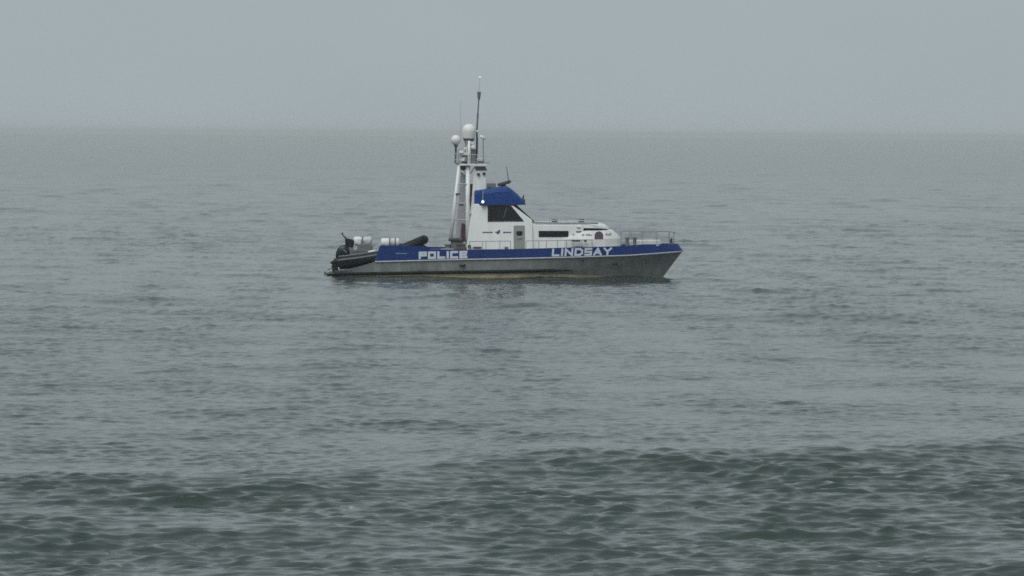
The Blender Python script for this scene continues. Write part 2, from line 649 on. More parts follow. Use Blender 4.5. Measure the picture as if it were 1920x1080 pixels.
def side_panel(name, poly, m, parent, proud=0.012, depth=0.04, yfun=None, bevel=0.0):
    """thin panel that follows the cabin side; poly in (x, z)"""
    yf = yfun or (lambda x, z: cabin_y(z))
    n = len(poly)
    vs_ = [(x, yf(x, z) - proud, z) for x, z in poly] + [(x, yf(x, z) + depth, z) for x, z in poly]
    fs_ = [tuple(range(n)), tuple(reversed(range(n, 2 * n)))] + [(i, i + n, (i + 1) % n + n, (i + 1) % n) for i in range(n)]
    return MB().add(vs_, fs_).build(name, m, parent, bevel=bevel)


def ring_panel(name, poly, wdt, m, parent, proud=0.02, yfun=None):
    yf = yfun or (lambda x, z: cabin_y(z))
    cx = sum(p[0] for p in poly) / len(poly)
    cz = sum(p[1] for p in poly) / len(poly)
    out = []
    for x, z in poly:
        out.append((x + (wdt if x > cx else -wdt), z + (wdt if z > cz else -wdt)))
    n = len(poly)
    vs_ = [(x, yf(x, z) - proud, z) for x, z in out] + [(x, yf(x, z) - proud, z) for x, z in poly]
    vs_ += [(x, yf(x, z) + 0.02, z) for x, z in out] + [(x, yf(x, z) + 0.02, z) for x, z in poly]
    fs_ = []
    for i in range(n):
        j = (i + 1) % n
        fs_ += [(i, j, j + n, i + n), (i, i + 2 * n, j + 2 * n, j), (i + n, j + n, j + 3 * n, i + 3 * n)]
    return MB().add(vs_, fs_).build(name, m, parent)


wp = [cab(*q) for q in ((916, 387), (956.5, 387), (981, 413.5), (916, 414))]
wo_ = side_panel('window', wp, 'glass', wheelhouse)
ring_panel('window_frame', wp, 0.045, 'gasket', wheelhouse, 0.022)
wl_ = [cab(*q) for q in ((935.0, 387.5), (936.0, 387.5), (936.0, 413.5), (935.0, 413.5))]
side_panel('window_mullion', wl_, 'gasket', wheelhouse, 0.02)

# door with porthole and handle
dp = [cab(*q) for q in ((963, 424), (964, 422.8), (983, 422.8), (984, 424), (984.2, 470), (963.2, 470))]
door = side_panel('door', dp, 'door', boat, proud=0.02)
side_panel('door_window', [cab(*q) for q in ((968, 435), (970, 433.5), (978, 433.5), (980, 435), (979.5, 440), (977, 442), (971, 442), (968.5, 440))], 'glass', door, 0.03)
MB().tube([(cab(970, 446)[0], cabin_y(1.9) - 0.07, cab(970, 446)[1]), (cab(979, 445)[0], cabin_y(1.9) - 0.07, cab(979, 445)[1])], 0.02, 8).build('handle', 'steel', door)

# blue roof: lofted along x, pulled in at the aft end and at the visor
def roof_sec(px, top, bot, hw):
    a = at(px, bot, -1.8)
    zt = at(px, top, -hw).z - 0.03
    x, zb = a.x, a.z
    h = zt - zb
    r_ = min(0.14, h * 0.3)
    half = [(-hw, zb), (-hw - 0.0, zt - r_ - h * 0.10), (-hw + r_ * 0.4, zt - r_ * 0.35), (-hw + r_ * 1.2, zt), (-hw * 0.4, zt + 0.02)]
    pts = half + [(-y, z) for y, z in reversed(half)]
    return [(x, y, z) for y, z in pts]


roof = MB().loft([roof_sec(889, 358.5, 384.5, 1.40), roof_sec(890.5, 357, 384.5, 1.55), roof_sec(905, 355, 384.8, 1.88), roof_sec(918, 353, 384.8, 1.88),
                  roof_sec(934, 350.5, 384.8, 1.87), roof_sec(950, 349.5, 384.8, 1.84), roof_sec(957, 353, 384.8, 1.80), roof_sec(970, 364, 384.5, 1.72),
                  roof_sec(983, 377.5, 384.2, 1.58), roof_sec(985.5, 381, 384.0, 1.50)])
roof = roof.build('roof', 'roofblue', boat, bevel=0.02)
roof['label'] = 'blue moulded wheelhouse roof'
# roof gear
p = at(921, 349, -0.3)
MB().box((p.x - 0.24, -0.75, p.z - 0.25), (p.x + 0.24, 0.1, p.z + 0.16)).build('roof_box', 'midmetal', roof, bevel=0.03)
p = at(917, 351, -0.9)
MB().box((p.x - 0.1, -1.1, p.z - 0.2), (p.x + 0.1, -0.8, p.z + 0.05)).build('roof_box', 'darkmetal', roof, bevel=0.03)
p = at(944, 350, -0.2)
rp_ = MB().lathe((p.x, -0.2, p.z - 0.2), [(0.22, 0), (0.22, 0.15), (0.14, 0.28), (0.12, 0.34)], 14).build('radar_pedestal', 'darkmetal', roof, smooth=True)
a, b = at(935, 346.5, -0.8), at(956, 340.5, 0.3)
MB().tube([a, b], 0.085, 6).build('radar_scanner', 'darkmetal', roof)
MB().tube([at(954, 345, 0), at(950, 311, 0)], [0.025, 0.014], 6).build('whip_aerial', 'darkmetal', roof)
a, b = at(979, 378, -1.2), at(982, 366, -1.2)
MB().tube([a, a.lerp(b, 0.6), b], [0.09, 0.05, 0.03], 8).build('searchlight', 'darkmetal', roof)
a = at(982, 376, -1.2)
MB().box((a.x - 0.12, a.y - 0.1, a.z - 0.06), (a.x + 0.08, a.y + 0.1, a.z + 0.06)).build('searchlight', 'darkmetal', roof, bevel=0.02)
# lit side lamp
p = at(905.3, 378.4, -1.92)
lamp = MB().lathe((p.x, p.y - 0.03, p.z - 0.1), [(0.08, -0.07), (0.09, 0), (0.03, 0.02)], 12).build('lamp_base', 'darkmetal', roof)
MB().lathe((p.x, p.y - 0.05, p.z), [(0.02, -0.075), (0.06, -0.05), (0.078, 0), (0.06, 0.05), (0.02, 0.075)], 14).build('side_lamp', 'lamp', roof, smooth=True)
MB().tube([(p.x, p.y, p.z + 0.1), (p.x + 0.01, p.y + 0.05, p.z + 0.62)], 0.018, 6).build('lamp_cable', 'rub', roof)

# coachroof in front of the wheelhouse
CR = 1.72


def cr(px, py):
    q = at(px, py, -CR)
    return (q.x, q.z)


def cr_sec(px, top, bot, hw):
    x, zt = at(px, top, -hw).x, at(px, top, -hw).z
    zb = at(px, bot, -hw).z
    half = [(-hw, zb), (-hw + 0.02, zt - 0.10), (-hw + 0.12, zt - 0.01), (-hw * 0.5, zt + 0.05)]
    return [(x, y, z) for y, z in half + [(-y, z) for y, z in reversed(half)]]


coach = MB().loft([cr_sec(997, 418.5, 470, CR), cr_sec(1060, 419, 470, CR), cr_sec(1094, 419.3, 470, CR)])
coach.loft([cr_sec(1094, 419.3, 428, CR + 0.01), cr_sec(1112, 419.8, 428, CR - 0.05), cr_sec(1126, 420.8, 428.5, CR - 0.2), cr_sec(1135, 423.5, 429, CR - 0.45), cr_sec(1141, 427.5, 429.5, CR - 0.85)])
coach = coach.build('coachroof', 'white', boat, bevel=0.015)
fw = MB().loft([[(at(px, 427, -1.6).x, -hw, at(px, 427, -1.6).z), (at(px, 427, -1.6).x, hw, at(px, 427, -1.6).z), (at(px, 436, -1.6).x, hw, at(px, 436, -1.6).z), (at(px, 436, -1.6).x, -hw, at(px, 436, -1.6).z)]
                for px, hw in ((1092, CR - 0.06), (1114, CR - 0.12), (1130, CR - 0.4), (1139, CR - 0.9))])
fw.build('front_window', 'glass', coach)
yc_ = lambda x, z: -CR + 0.0
side_panel('window', [cr(*q) for q in ((1010, 433.5), (1011, 432.8), (1065, 433), (1066, 434), (1065.5, 443.5), (1064, 444.3), (1011, 444.3), (1010, 443.5))], 'glass', coach, 0.012, yfun=yc_)
for px_ in (1028, 1047):
    side_panel('window_mullion', [cr(px_, 433.2), cr(px_ + 0.8, 433.2), cr(px_ + 0.8, 444.2), cr(px_, 444.2)], 'gasket', coach, 0.018, yfun=yc_)
# gutter line and grab rail on the coachroof
pts = [at(px, py, -CR + 0.03) for px, py in ((1001, 417.6), (1030, 418), (1080, 418.3), (1110, 418.5), (1122, 419.5))]
MB().tube(pts, 0.035, 6).build('gutter', 'midmetal', coach)
pts = [at(px, py, -0.7) for px, py in ((1003, 413.5), (1030, 413), (1085, 413.5), (1110, 415), (1121, 417.5))]
gr = MB().tube(pts, 0.03, 6).build('grab_rail', 'rub', coach)
for q in pts[1:-1]:
    MB().tube([q, q - Vector((0, 0, 0.18))], 0.02, 6).build('grab_rail_post', 'steel', coach)
for px_, py_, sx in ((1040, 412, 0.16), (1090, 412.2, 0.14)):
    q = at(px_, py_, -0.5)
    MB().box((q.x - sx, q.y - 0.15, q.z - 0.12), (q.x + sx, q.y + 0.15, q.z + 0.045)).build('roof_vent', 'darkmetal', coach, bevel=0.03)
MB().prism([(at(1098, 413, 0.3).x, at(1098, 413.8, 0.3).z), (at(1124, 416, 0.3).x, at(1124, 416.2, 0.3).z), (at(1126, 420, 0.3).x, at(1126, 420, 0.3).z), (at(1060, 420, 0.3).x, at(1060, 420, 0.3).z), (at(1060, 414, 0.3).x, at(1060, 414.3, 0.3).z)], 0.6, y0=0.2).build('hatch', 'rub', coach, bevel=0.03)

# the wider fore trunk with a knuckle
TW = [(X(1056), 1.86), (X(1105), 1.86), (X(1135), 1.70), (X(1156), 1.42), (X(1165), 1.15)]
ZK = [(X(1056), at(1056, 448.5, -1.8).z), (X(1110), at(1110, 448.5, -1.8).z), (X(1164), at(1164, 447, -1.5).z)]
ZT = [(X(1058), at(1058, 448, -1.6).z), (X(1097), at(1097, 432.5, -1.6).z), (X(1146), at(1146, 432.5, -1.6).z), (X(1151), at(1151, 434.5, -1.5).z), (X(1158), at(1158, 440, -1.4).z),
      (X(1164), at(1164, 446.5, -1.3).z)]


def trunk_y(x, z):
    hw, zk, zt = ip(x, TW), ip(x, ZK), ip(x, ZT)
    if z <= zk:
        return -(hw - 0.05 * (zk - z))
    return -(hw - 0.30 * (z - zk))


def trunk_sec(px):
    x = X(px)
    hw, zk, zt = ip(x, TW), ip(x, ZK), max(ip(x, ZT), ip(x, ZK) + 0.01)
    zb = ip(x, SHEER) - 0.12
    half = [(trunk_y(x, zb), zb), (-hw, zk), (trunk_y(x, zt), zt), (trunk_y(x, zt) * 0.5, zt + 0.03)]
    return [(x, y, z) for y, z in half + [(-y, z) for y, z in reversed(half)]]


trunk = MB().loft([trunk_sec(p_) for p_ in (1057, 1070, 1085, 1097, 1110, 1122, 1135, 1146, 1151, 1158, 1164)]).build('fore_cabin', 'white', boat, bevel=0.015)
tp = lambda px, py: (at(px, py, -1.75).x, at(px, py, -1.75).z)
arch = [tp(1114.5, 448.3)] + [tp(1123 + 8.2 * math.cos(math.pi - k * math.pi / 10), 441.5 - 7.8 * math.sin(k * math.pi / 10)) for k in range(11)] + [tp(1131.2, 448.2)]
emb = side_panel('arched_emblem', arch, mat('emblem_plum', (0.075, 0.062, 0.085), 0.5, var=0.25, scale=9), trunk, 0.015, 0.01, trunk_y)
side_panel('emblem_ring', [tp(1123 + 4.6 * math.cos(k * math.pi / 6), 442 - 4.6 * math.sin(k * math.pi / 6)) for k in range(12)], 'maroon', emb, 0.022, 0.0, trunk_y)
for x0, x1, ya, yb in ((1091, 1095.5, 439, 442), (1098, 1102, 439, 441.5), (1102.8, 1106.5, 438.3, 442), (1107.5, 1110, 440, 442),
                       (1135.5, 1138, 438, 441.5), (1138.8, 1142, 439, 442), (1142.8, 1146, 437, 441.5)):
    side_panel('trunk_marking', [tp(x0, ya), tp(x1, ya - 0.3), tp(x1, yb - 0.3), tp(x0, yb)], 'markgrey', trunk, 0.012, 0.01, trunk_y)
# gear stowed by the step between cabin and trunk
for x0, x1, ya, yb, m_ in ((1081, 1089, 425.5, 428, 'rub'), (1080, 1091, 433, 436, 'midmetal'), (1073, 1083, 439.5, 442.8, 'darkmetal')):
    side_panel('cabin_marking', [cr(x0, ya), cr(x1, ya), cr(x1 - 1, yb), cr(x0 + 1, yb)], m_, coach, 0.02, 0.02, yc_)

# markings on the cabin side: small letters either side of an emblem
for k in range(5):
    x0 = 904.2 + k * 3.9
    side_panel('cabin_marking', [cab(x0, 436.8), cab(x0 + 0.7, 434.6), cab(x0 + 3.75, 434.4), cab(x0 + 3.6, 436.8)], 'mark', wheelhouse, 0.012)
for k in range(4):
    x0 = 943 + k * 3.9
    side_panel('cabin_marking', [cab(x0, 436.8), cab(x0 + 0.5, 434.6), cab(x0 + 3.75, 434.4), cab(x0 + 3.6, 436.8)], 'mark', wheelhouse, 0.012)
side_panel('cabin_emblem', [cab(*q) for q in ((927.5, 435), (932, 434.2), (934, 432), (937, 430.8), (938, 432), (937.5, 435), (936, 438), (933, 439), (931, 437.5), (930.5, 436.4))], 'mark', wheelhouse, 0.014)

# lettering on the blue band: strokes laid on the hull side
STROKES = {
    'P': [((0, 0), (0, 1)), ((0, 1), (1, 1)), ((1, 1), (1, .5)), ((1, .5), (0, .5))],
    'O': [((0, 0), (0, 1)), ((0, 1), (1, 1)), ((1, 1), (1, 0)), ((1, 0), (0, 0))],
    'L': [((0, 1), (0, 0)), ((0, 0), (1, 0))],
    'I': [((.5, 0), (.5, 1))],
    'C': [((1, 1), (0, 1)), ((0, 1), (0, 0)), ((0, 0), (1, 0))],
    'E': [((1, 1), (0, 1)), ((0, 1), (0, 0)), ((0, 0), (1, 0)), ((0, .5), (.9, .5))],
    'N': [((0, 0), (0, 1)), ((0, 1), (1, 0)), ((1, 0), (1, 1))],
    'D': [((0, 0), (0, 1)), ((0, 1), (.7, 1)), ((.7, 1), (1, .72)), ((1, .72), (1, .28)), ((1, .28), (.7, 0)), ((.7, 0), (0, 0))],
    'S': [((1, 1), (0, 1)), ((0, 1), (0, .5)), ((0, .5), (1, .5)), ((1, .5), (1, 0)), ((1, 0), (0, 0))],
    'A': [((0, 0), (.5, 1)), ((.5, 1), (1, 0)), ((.2, .3), (.8, .3))],
    'Y': [((0, 1), (.5, .48)), ((1, 1), (.5, .48)), ((.5, .48), (.5, 0))],
}


def band_y(x, z):
    t = min(max((x - X0) / (XE['rub'] - X0), 0), 1)
    a, b = level('sheer', min((x - X0) / (XE['sheer'] - X0), 1)), level('rub', t)
    f = min(max((a.z - z) / max(a.z - b.z, 0.01), 0), 1)
    return -(a.y + (b.y - a.y) * f)


def word(text, px0, px1, top0, bot0, top1, bot1, sw, m, name, gap=0.24, slant=0.0):
    """block capitals on the near side of the blue band, one mesh per word"""
    mb = MB()
    widths = [0.30 if c == 'I' else (1.12 if c in 'NDAY' else 1.0) for c in text]
    total = sum(widths) + gap * (len(text) - 1)
    u = (px1 - px0) / total
    cur = px0
    layer = 0
    for c, wd in zip(text, widths):
        wpx = wd * u
        ins = sw / 2
        for (a, b) in STROKES[c]:
            def pt(q):
                qx = cur + (ins + q[0] * (wpx - sw) if c != 'I' else wpx / 2)
                f = (qx - px0) / (px1 - px0)
                t_, b_ = top0 + (top1 - top0) * f, bot0 + (bot1 - bot0) * f
                qy = b_ - ins - q[1] * (b_ - t_ - sw)
                return Vector((qx + slant * q[1], qy))
            A, B = pt(a), pt(b)
            dr = (B - A).normalized()
            nn = Vector((-dr.y, dr.x)) * sw / 2
            A2, B2 = A - dr * sw * 0.48, B + dr * sw * 0.48
            layer += 1
            vs_ = []
            for q in (A2 + nn, B2 + nn, B2 - nn, A2 - nn):
                w_ = at(q.x, q.y, -2.5)
                vs_.append((w_.x, band_y(w_.x, w_.z) - 0.040 - 0.0012 * (layer % 5), w_.z))
            vs_ += [(x, y + 0.012, z) for x, y, z in vs_]
            mb.add(vs_, [(0, 1, 2, 3), (4, 7, 6, 5), (0, 4, 5, 1), (1, 5, 6, 2), (2, 6, 7, 3), (3, 7, 4, 0)])
        cur += wpx + gap * u
    return mb.build(name, m, band)


word('POLICE', 785, 876.5, 471.8, 486.0, 470.0, 484.2, 4.3, 'letter', 'lettering', gap=0.14)['label'] = 'white block capitals POLICE'
word('LINDSAY', 1034.5, 1147, 466.2, 480.8, 464.2, 478.8, 3.7, 'letter', 'lettering', gap=0.18, slant=1.0)['label'] = 'white block capitals LINDSAY'
for k in range(6):
    x0 = 742.5 + k * 3.6
    w0, w1 = at(x0, 476.4), at(x0 + 2.7, 474.2)
    yy = band_y(w0.x, w0.z) - 0.032
    MB().box((w0.x, yy - 0.004, w0.z), (w1.x, yy + 0.01, w1.z)).build('small_lettering', 'letterpale', band)

# ---- rails
def rail_run(px_list, py_top, py_mid, inset, name, hbfun=sheer_hb):
    for sgn in (-1, 1):
        tops, mids = [], []
        for i, px_ in enumerate(px_list):
            x = X(px_)
            hb = max(hbfun(x) - inset, 0.12)
            zt = at(px_, py_top[i], -2.3).z
            zb = ip(x, SHEER) - 0.05
            tops.append((x, sgn * hb, zt))
            if py_mid:
                mids.append((x, sgn * hb, at(px_, py_mid[i], -2.3).z))
            MB().tube([(x, sgn * hb, zb), (x, sgn * hb, zt)], 0.017, 6).build('stanchion', 'steel', boat)
        MB().tube(tops, 0.018, 6).build(name, 'steel', boat)
        if mids:
            MB().tube(mids, 0.012, 6).build(name, 'steel', boat)


rail_run([880, 904, 911, 937, 957], [452.5, 452.5, 452.4, 452, 452], None, 0.14, 'side_rail')
rail_run([986, 1010, 1024, 1045, 1062, 1090, 1110], [451.5, 451.5, 451.3, 451, 450.6, 450, 449.6], None, 0.14, 'side_rail')
rail_run([1166, 1184, 1206, 1233, 1257, 1266], [434, 434.5, 435, 435.5, 435.5, 437], [447, 447, 447, 447, 447, 447.5], 0.12, 'bow_rail')
x = X(1266)
hb = max(sheer_hb(x) - 0.12, 0.12)
zt = at(1266, 437, -2.3).z
MB().tube([(x, -hb, zt), (x + 0.06, 0, zt), (x, hb, zt)], 0.024, 6).build('bow_rail', 'steel', boat)

# foredeck gear
fh = MB().prism([(X(1181), at(1181, 452.5, -1).z), (X(1190), at(1190, 451, -1).z), (X(1240), at(1240, 450.5, -1).z), (X(1243), at(1243, 462, -1).z), (X(1183), at(1183, 462, -1).z)], 0.62)
fh.build('foredeck_hatch', 'offwhite', boat, bevel=0.04)
q = at(1261, 455, -0.3)
MB().box((q.x - 0.22, -0.2, q.z - 0.25), (q.x + 0.05, 0.2, q.z + 0.08)).build('anchor_roller', 'rub', boat, bevel=0.03)
MB().tube([(q.x - 0.12, -0.3, q.z + 0.0), (q.x - 0.05, -0.3, q.z + 0.22)], 0.06, 8).build('bow_bollard', 'darkmetal', boat)
for px_ in (1176, 1190):
    q = at(px_, 452, -1.2)
    MB().lathe((q.x, -1.2, q.z - 0.3), [(0.14, 0), (0.10, 0.1), (0.10, 0.42), (0.15, 0.5)], 12).build('deck_vent', 'midmetal', boat, smooth=True)
# side deck clutter by the cabin
for x0, x1, ya, yb, m_ in ((877, 883, 459, 466, 'darkmetal'), (887, 903, 462.5, 466.5, 'maroon'), (946, 953, 462.5, 467, 'midmetal'), (1071, 1088, 449.5, 453, 'darkmetal'), (1095, 1100, 449.5, 453.5, 'darkmetal'),
                           (1076, 1092, 453.5, 462, 'panel')):
    a, b = at(x0, ya, -2.1), at(x1, yb, -2.1)
    MB().box((a.x, -2.2, b.z), (b.x, -1.98, a.z)).build('deck_fitting', m_, boat, bevel=0.03)

# ------------------------------------------------------------------ the mast (part of the boat)
def mt(px, py, y=0.0):
    return at(px, py, y)


mast = MB()
mast.tube([mt(877, 312), mt(878.5, 262)], [0.12, 0.10], 12)
mast = mast.build('mast', 'white', boat, smooth=True)
for y_ in (-0.75, 0.75):
    MB().tube([at(844.5, 450, y_), at(861, 311, y_ * 0.7)], [0.105, 0.085], 12).build('mast_leg', 'white', mast, smooth=True)
    MB().tube([at(876.5, 456, y_), at(877, 380, y_ * 0.85), at(877.5, 311, y_ * 0.7)], [0.11, 0.115, 0.12], 12).build('mast_leg', 'white', mast, smooth=True)
pan = MB().prism([(at(854, 445, 0.3).x, at(854, 446, 0.3).z), (at(874, 446, 0.3).x, at(874, 446, 0.3).z), (at(876, 330, 0.3).x, at(876, 330, 0.3).z), (at(864, 322, 0.3).x, at(864, 322, 0.3).z)], 0.04, y0=0.3)
pan.build('mast_panel', 'panel', mast)
for (x0, x1, y_, yy) in ((855, 877, -0.7, 381), (858, 877, -0.68, 345), (851, 876, -0.72, 412)):
    MB().tube([at(x0 + 1, yy, y_), at(x1 - 1, yy, y_)], 0.028, 6).build('mast_rung', 'panel', mast)
a, b = at(863.5, 418, -0.1), at(875, 453, -0.1)
MB().prism([(a.x + 0.05, a.z), (b.x, a.z - 0.1), (b.x, b.z), (a.x, b.z)], 0.25, y0=-0.1).build('maroon_locker', 'maroon', mast, bevel=0.04)
fin = [at(q[0], q[1], -0.55) for q in ((879.5, 402), (884, 380), (888.5, 321), (911, 321), (912, 356), (908, 384), (905, 402))]
MB().prism([(q.x, q.z) for q in fin], 0.55).build('mast_fin', 'white', mast, bevel=0.03)
a = [at(q[0], q[1], -0.2) for q in ((880.5, 345), (886.5, 345), (882.5, 402), (877.5, 418), (876.5, 418))]
MB().prism([(q.x, q.z) for q in a], 0.15).build('mast_panel', 'maroon', mast)
a, b = at(841, 446.5, -0.5), at(868, 452, -0.5)
MB().box((a.x, -1.0, b.z), (b.x, 1.0, a.z)).build('mast_base', 'darkmetal', mast, bevel=0.04)
a, b = at(841.5, 452, -0.5), at(875, 490, -0.5)
MB().box((a.x + 0.1, -0.9, b.z), (b.x - 0.2, 0.9, a.z - 0.002)).build('mast_plinth', 'midmetal', mast, bevel=0.04)
for px_, py_ in ((858.5, 364), (865, 384.5)):
    q = at(px_, py_, -0.8)
    MB().box((q.x - 0.12, -0.86, q.z - 0.04), (q.x + 0.12, -0.7, q.z + 0.05)).build('mast_lamp', 'darkmetal', mast, bevel=0.02)
# platform and its gear
a, b = at(861, 307.6, -0.6), at(913, 310.6, -0.6)
pf = MB().box((a.x, -0.8, b.z), (b.x, 0.8, a.z)).build('mast_platform', 'white', mast, bevel=0.01)
a, b = at(890, 312, -0.4), at(912, 320, -0.4)
MB().prism([(a.x, a.z), (b.x - 0.05, a.z), (b.x + 0.03, b.z), (a.x + 0.05, b.z)], 0.45).build('platform_bracket', 'midmetal', mast, bevel=0.02)
for px_, py_ in ((897, 327), (907.5, 325.5)):
    q = at(px_, py_, -0.62)
    MB().lathe(q, [(0.03, -0.07), (0.08, -0.03), (0.08, 0.05), (0.04, 0.07)], 10).build('mast_lamp', 'darkmetal', mast, smooth=True)
a, b = at(851, 303.5, -0.3), at(868, 310.5, -0.3)
MB().prism([(a.x, a.z), (b.x, a.z - 0.05), (b.x, b.z), (a.x + 0.12, b.z + 0.06)], 0.5).build('aft_platform', 'midmetal', mast, bevel=0.02)
MB().box((at(864, 311, 0).x, -0.4, at(864, 319, 0).z), (at(873, 311, 0).x, 0.4, at(873, 311, 0).z)).build('platform_bracket', 'darkmetal', mast, bevel=0.02)
# domes
q = at(854.8, 262.5, -0.3)
dm = MB().lathe(q, [(0.06, -0.27), (0.17, -0.22), (0.24, -0.10), (0.262, 0.0), (0.245, 0.10), (0.19, 0.19), (0.10, 0.245), (0.0, 0.262)], 24).build('small_radome', 'white', mast, smooth=True)
MB().lathe((q.x, q.y, q.z), [(0.05, -0.60), (0.05, -0.42), (0.13, -0.265)], 12).build('radome_stem', 'darkmetal', dm, smooth=True)
MB().tube([q - Vector((0, 0, 0.55)), at(853.5, 306, -0.3)], 0.05, 8).build('radome_post', 'midmetal', dm)
MB().tube([q + Vector((0.16, 0, -0.5)), at(860, 306, -0.3)], 0.03, 8).build('radome_post', 'panel', dm)
q = at(879.3, 247.5, -0.1)
dm = MB().lathe(q, [(0.29, -0.36), (0.31, -0.30), (0.33, -0.12), (0.365, 0.02), (0.355, 0.16), (0.30, 0.29), (0.20, 0.38), (0.09, 0.422), (0.0, 0.432)], 28).build('large_radome', 'white', mast, smooth=True)
MB().lathe(q, [(0.2, -0.46), (0.3, -0.44), (0.3, -0.362), (0.25, -0.36)], 24).build('radome_base', 'darkmetal', dm, smooth=False)
for k in (-1, 1):
    MB().tube([q + Vector((0.22 * k, 0, -0.44)), at(878 + k * 2, 278, -0.1)], 0.035, 8).build('radome_strut', 'white', dm)
# the cluster of lamps, horns and boxes under the domes
for x0, x1, ya, yb, y_, m_, nm in ((870, 876, 276.5, 281, -0.5, 'white', 'mast_lamp'), (861, 869, 283, 288, -0.5, 'white', 'mast_lamp'), (864, 881, 286, 291.5, -0.35, 'white', 'mast_arm'),
                                   (863, 880, 291.6, 294.3, -0.3, 'darkmetal', 'mast_arm'), (864, 871, 297.5, 302, -0.5, 'white', 'mast_lamp'), (862, 875, 302.3, 306, -0.3, 'darkmetal', 'mast_arm'),
                                   (884, 892, 279.5, 303, -0.3, 'midmetal', 'mast_box'), (883, 891, 273, 278, -0.5, 'white', 'mast_lamp'), (893.5, 906, 296.5, 300.5, -0.5, 'offwhite', 'mast_lamp'),
                                   (884, 908, 302, 306.5, -0.35, 'midmetal', 'mast_arm'), (903, 918, 304.6, 306, -0.3, 'midmetal', 'mast_arm'), (882, 889, 266, 271, -0.3, 'offwhite', 'mast_box')):
    a, b = at(x0, ya, y_), at(x1, yb, y_)
    MB().box((a.x, y_ - 0.12, b.z), (b.x, y_ + 0.12, a.z)).build(nm, m_, mast, bevel=0.03)
MB().tube([at(906.3, 306, -0.3), at(906, 260, -0.3)], 0.022, 6).build('lamp_post', 'midmetal', mast)
a, b = at(900, 255, -0.3), at(911, 260.5, -0.3)
MB().tube([a, a.lerp(b, 0.3), b], [0.05, 0.075, 0.05], 10).build('floodlight', 'white', mast, smooth=True)
# cage of rails and brackets round the after platform, cables down the column
for px_, y_ in ((852, -0.45), (857.5, -0.5), (863, -0.5), (852, 0.4), (863, 0.4)):
    MB().tube([at(px_, 307, y_), at(px_ + 0.5, 279, y_)], 0.022, 6).build('cage_rail', 'panel', mast)
for yy in (300, 289):
    MB().tube([at(851.5, yy, -0.48), at(864, yy, -0.5), at(877, yy, -0.3)], 0.018, 6).build('cage_rail', 'panel', mast)
for x0, y0_, x1, y1_ in ((868, 268, 876, 276), (884, 268, 881, 276), (863, 296, 876, 290), (890, 313, 882, 326), (868, 318, 876, 330)):
    MB().tube([at(x0, y0_, -0.3), at(x1, y1_, -0.25)], 0.03, 6).build('mast_bracket', 'white', mast)
for px_ in (872.5, 883.5):
    MB().tube([at(px_, 264, -0.35), at(px_ - 0.5, 308, -0.4)], 0.016, 6).build('mast_cable', 'darkmetal', mast)
MB().tube([at(879.5, 264, -0.42), at(879.3, 312, -0.5)], 0.07, 8).build('mast_column', 'white', mast, smooth=True)
# platform railing
for px_ in (866, 880, 895, 909):
    MB().tube([at(px_, 309, -0.78), at(px_, 290, -0.78)], 0.014, 6).build('platform_rail', 'panel', mast)
MB().tube([at(866, 290, -0.78), at(909, 290, -0.78)], 0.014, 6).build('platform_rail', 'panel', mast)
# topmast
MB().tube([at(893.5, 308, 0), at(894.5, 262, 0), at(894, 248, 0)], [0.055, 0.055, 0.045], 8).build('topmast', 'darkmetal', mast)
MB().tube([at(894, 248, 0), at(896, 212, 0)], 0.05, 8).build('topmast', 'midmetal', mast)
MB().tube([at(896, 212, 0), at(897.8, 186, 0)], 0.036, 8).build('topmast', 'midmetal', mast)
q = at(895, 246.5, -0.1)
MB().lathe(q, [(0.03, -0.07), (0.06, -0.02), (0.06, 0.04), (0.02, 0.07)], 10).build('mast_lamp', 'white', mast, smooth=True)
MB().tube([at(897.7, 188, 0), at(898, 182, 0), at(898.3, 172, 0)], [0.04, 0.085, 0.105], 10).build('aerial_head', 'midmetal', mast)
MB().tube([at(898.3, 172, 0), at(900.2, 140, 0)], [0.012, 0.010], 6).build('whip_aerial', 'rub', mast)
q = at(900.2, 145.3, 0)
MB().lathe(q, [(0.0, -0.07), (0.05, -0.05), (0.068, 0), (0.05, 0.05), (0.0, 0.07)], 12).build('masthead_lamp', 'masthead', mast, smooth=True)
MB().tube([at(863, 262, 0.2), at(864, 188, 0.2)], [0.013, 0.008], 6).build('whip_aerial', 'rub', mast)

# ------------------------------------------------------------------ things on the after deck
# the black inflatable on the stern ramp, bow up
A = at(634, 491, -1.25)
B = at(720, 480.5, -1.25)
BOW = at(797, 449.5, -1.25)
ang = math.atan2(B.z - A.z, B.x - A.x)
rib = empty('inflatable_boat', (A.x, -0.55, A.z))
rib.rotation_euler = (0, -ang, 0)
tag(rib, 'black inflatable dinghy with an outboard motor, tilted bow up on the police boat stern', 'dinghy')
Lr = (BOW.x - A.x) / math.cos(ang)
RISE = (BOW.z - A.z - (BOW.x - A.x) * math.tan(ang)) * math.cos(ang)
rise = lambda x_: RISE * max((x_ - 1.9) / (Lr - 1.9), 0) ** 1.5
r0 = 0.245
hw = 0.72
path, rad = [], []
for x_, r_ in ((-0.42, 0.03), (-0.25, 0.11), (0.0, 0.20), (0.25, r0), (1.2, r0), (2.4, r0), (3.2, r0)):
    path.append((x_, -hw, rise(x_)))
    rad.append(r_)
for k in range(1, 12):
    th = k * math.pi / 12
    path.append((3.2 + (Lr - 3.2) * math.sin(th), -hw * math.cos(th), rise(3.2 + (Lr - 3.2) * math.sin(th))))
    rad.append(r0)
for x_, r_ in ((3.2, r0), (2.4, r0), (1.2, r0), (0.25, r0), (0.0, 0.20), (-0.25, 0.11), (-0.42, 0.03)):
    path.append((x_, hw, rise(x_)))
    rad.append(r_)
MB().tube(path, rad, 16).build('tube', 'rubber', rib, smooth=True)
secs = []
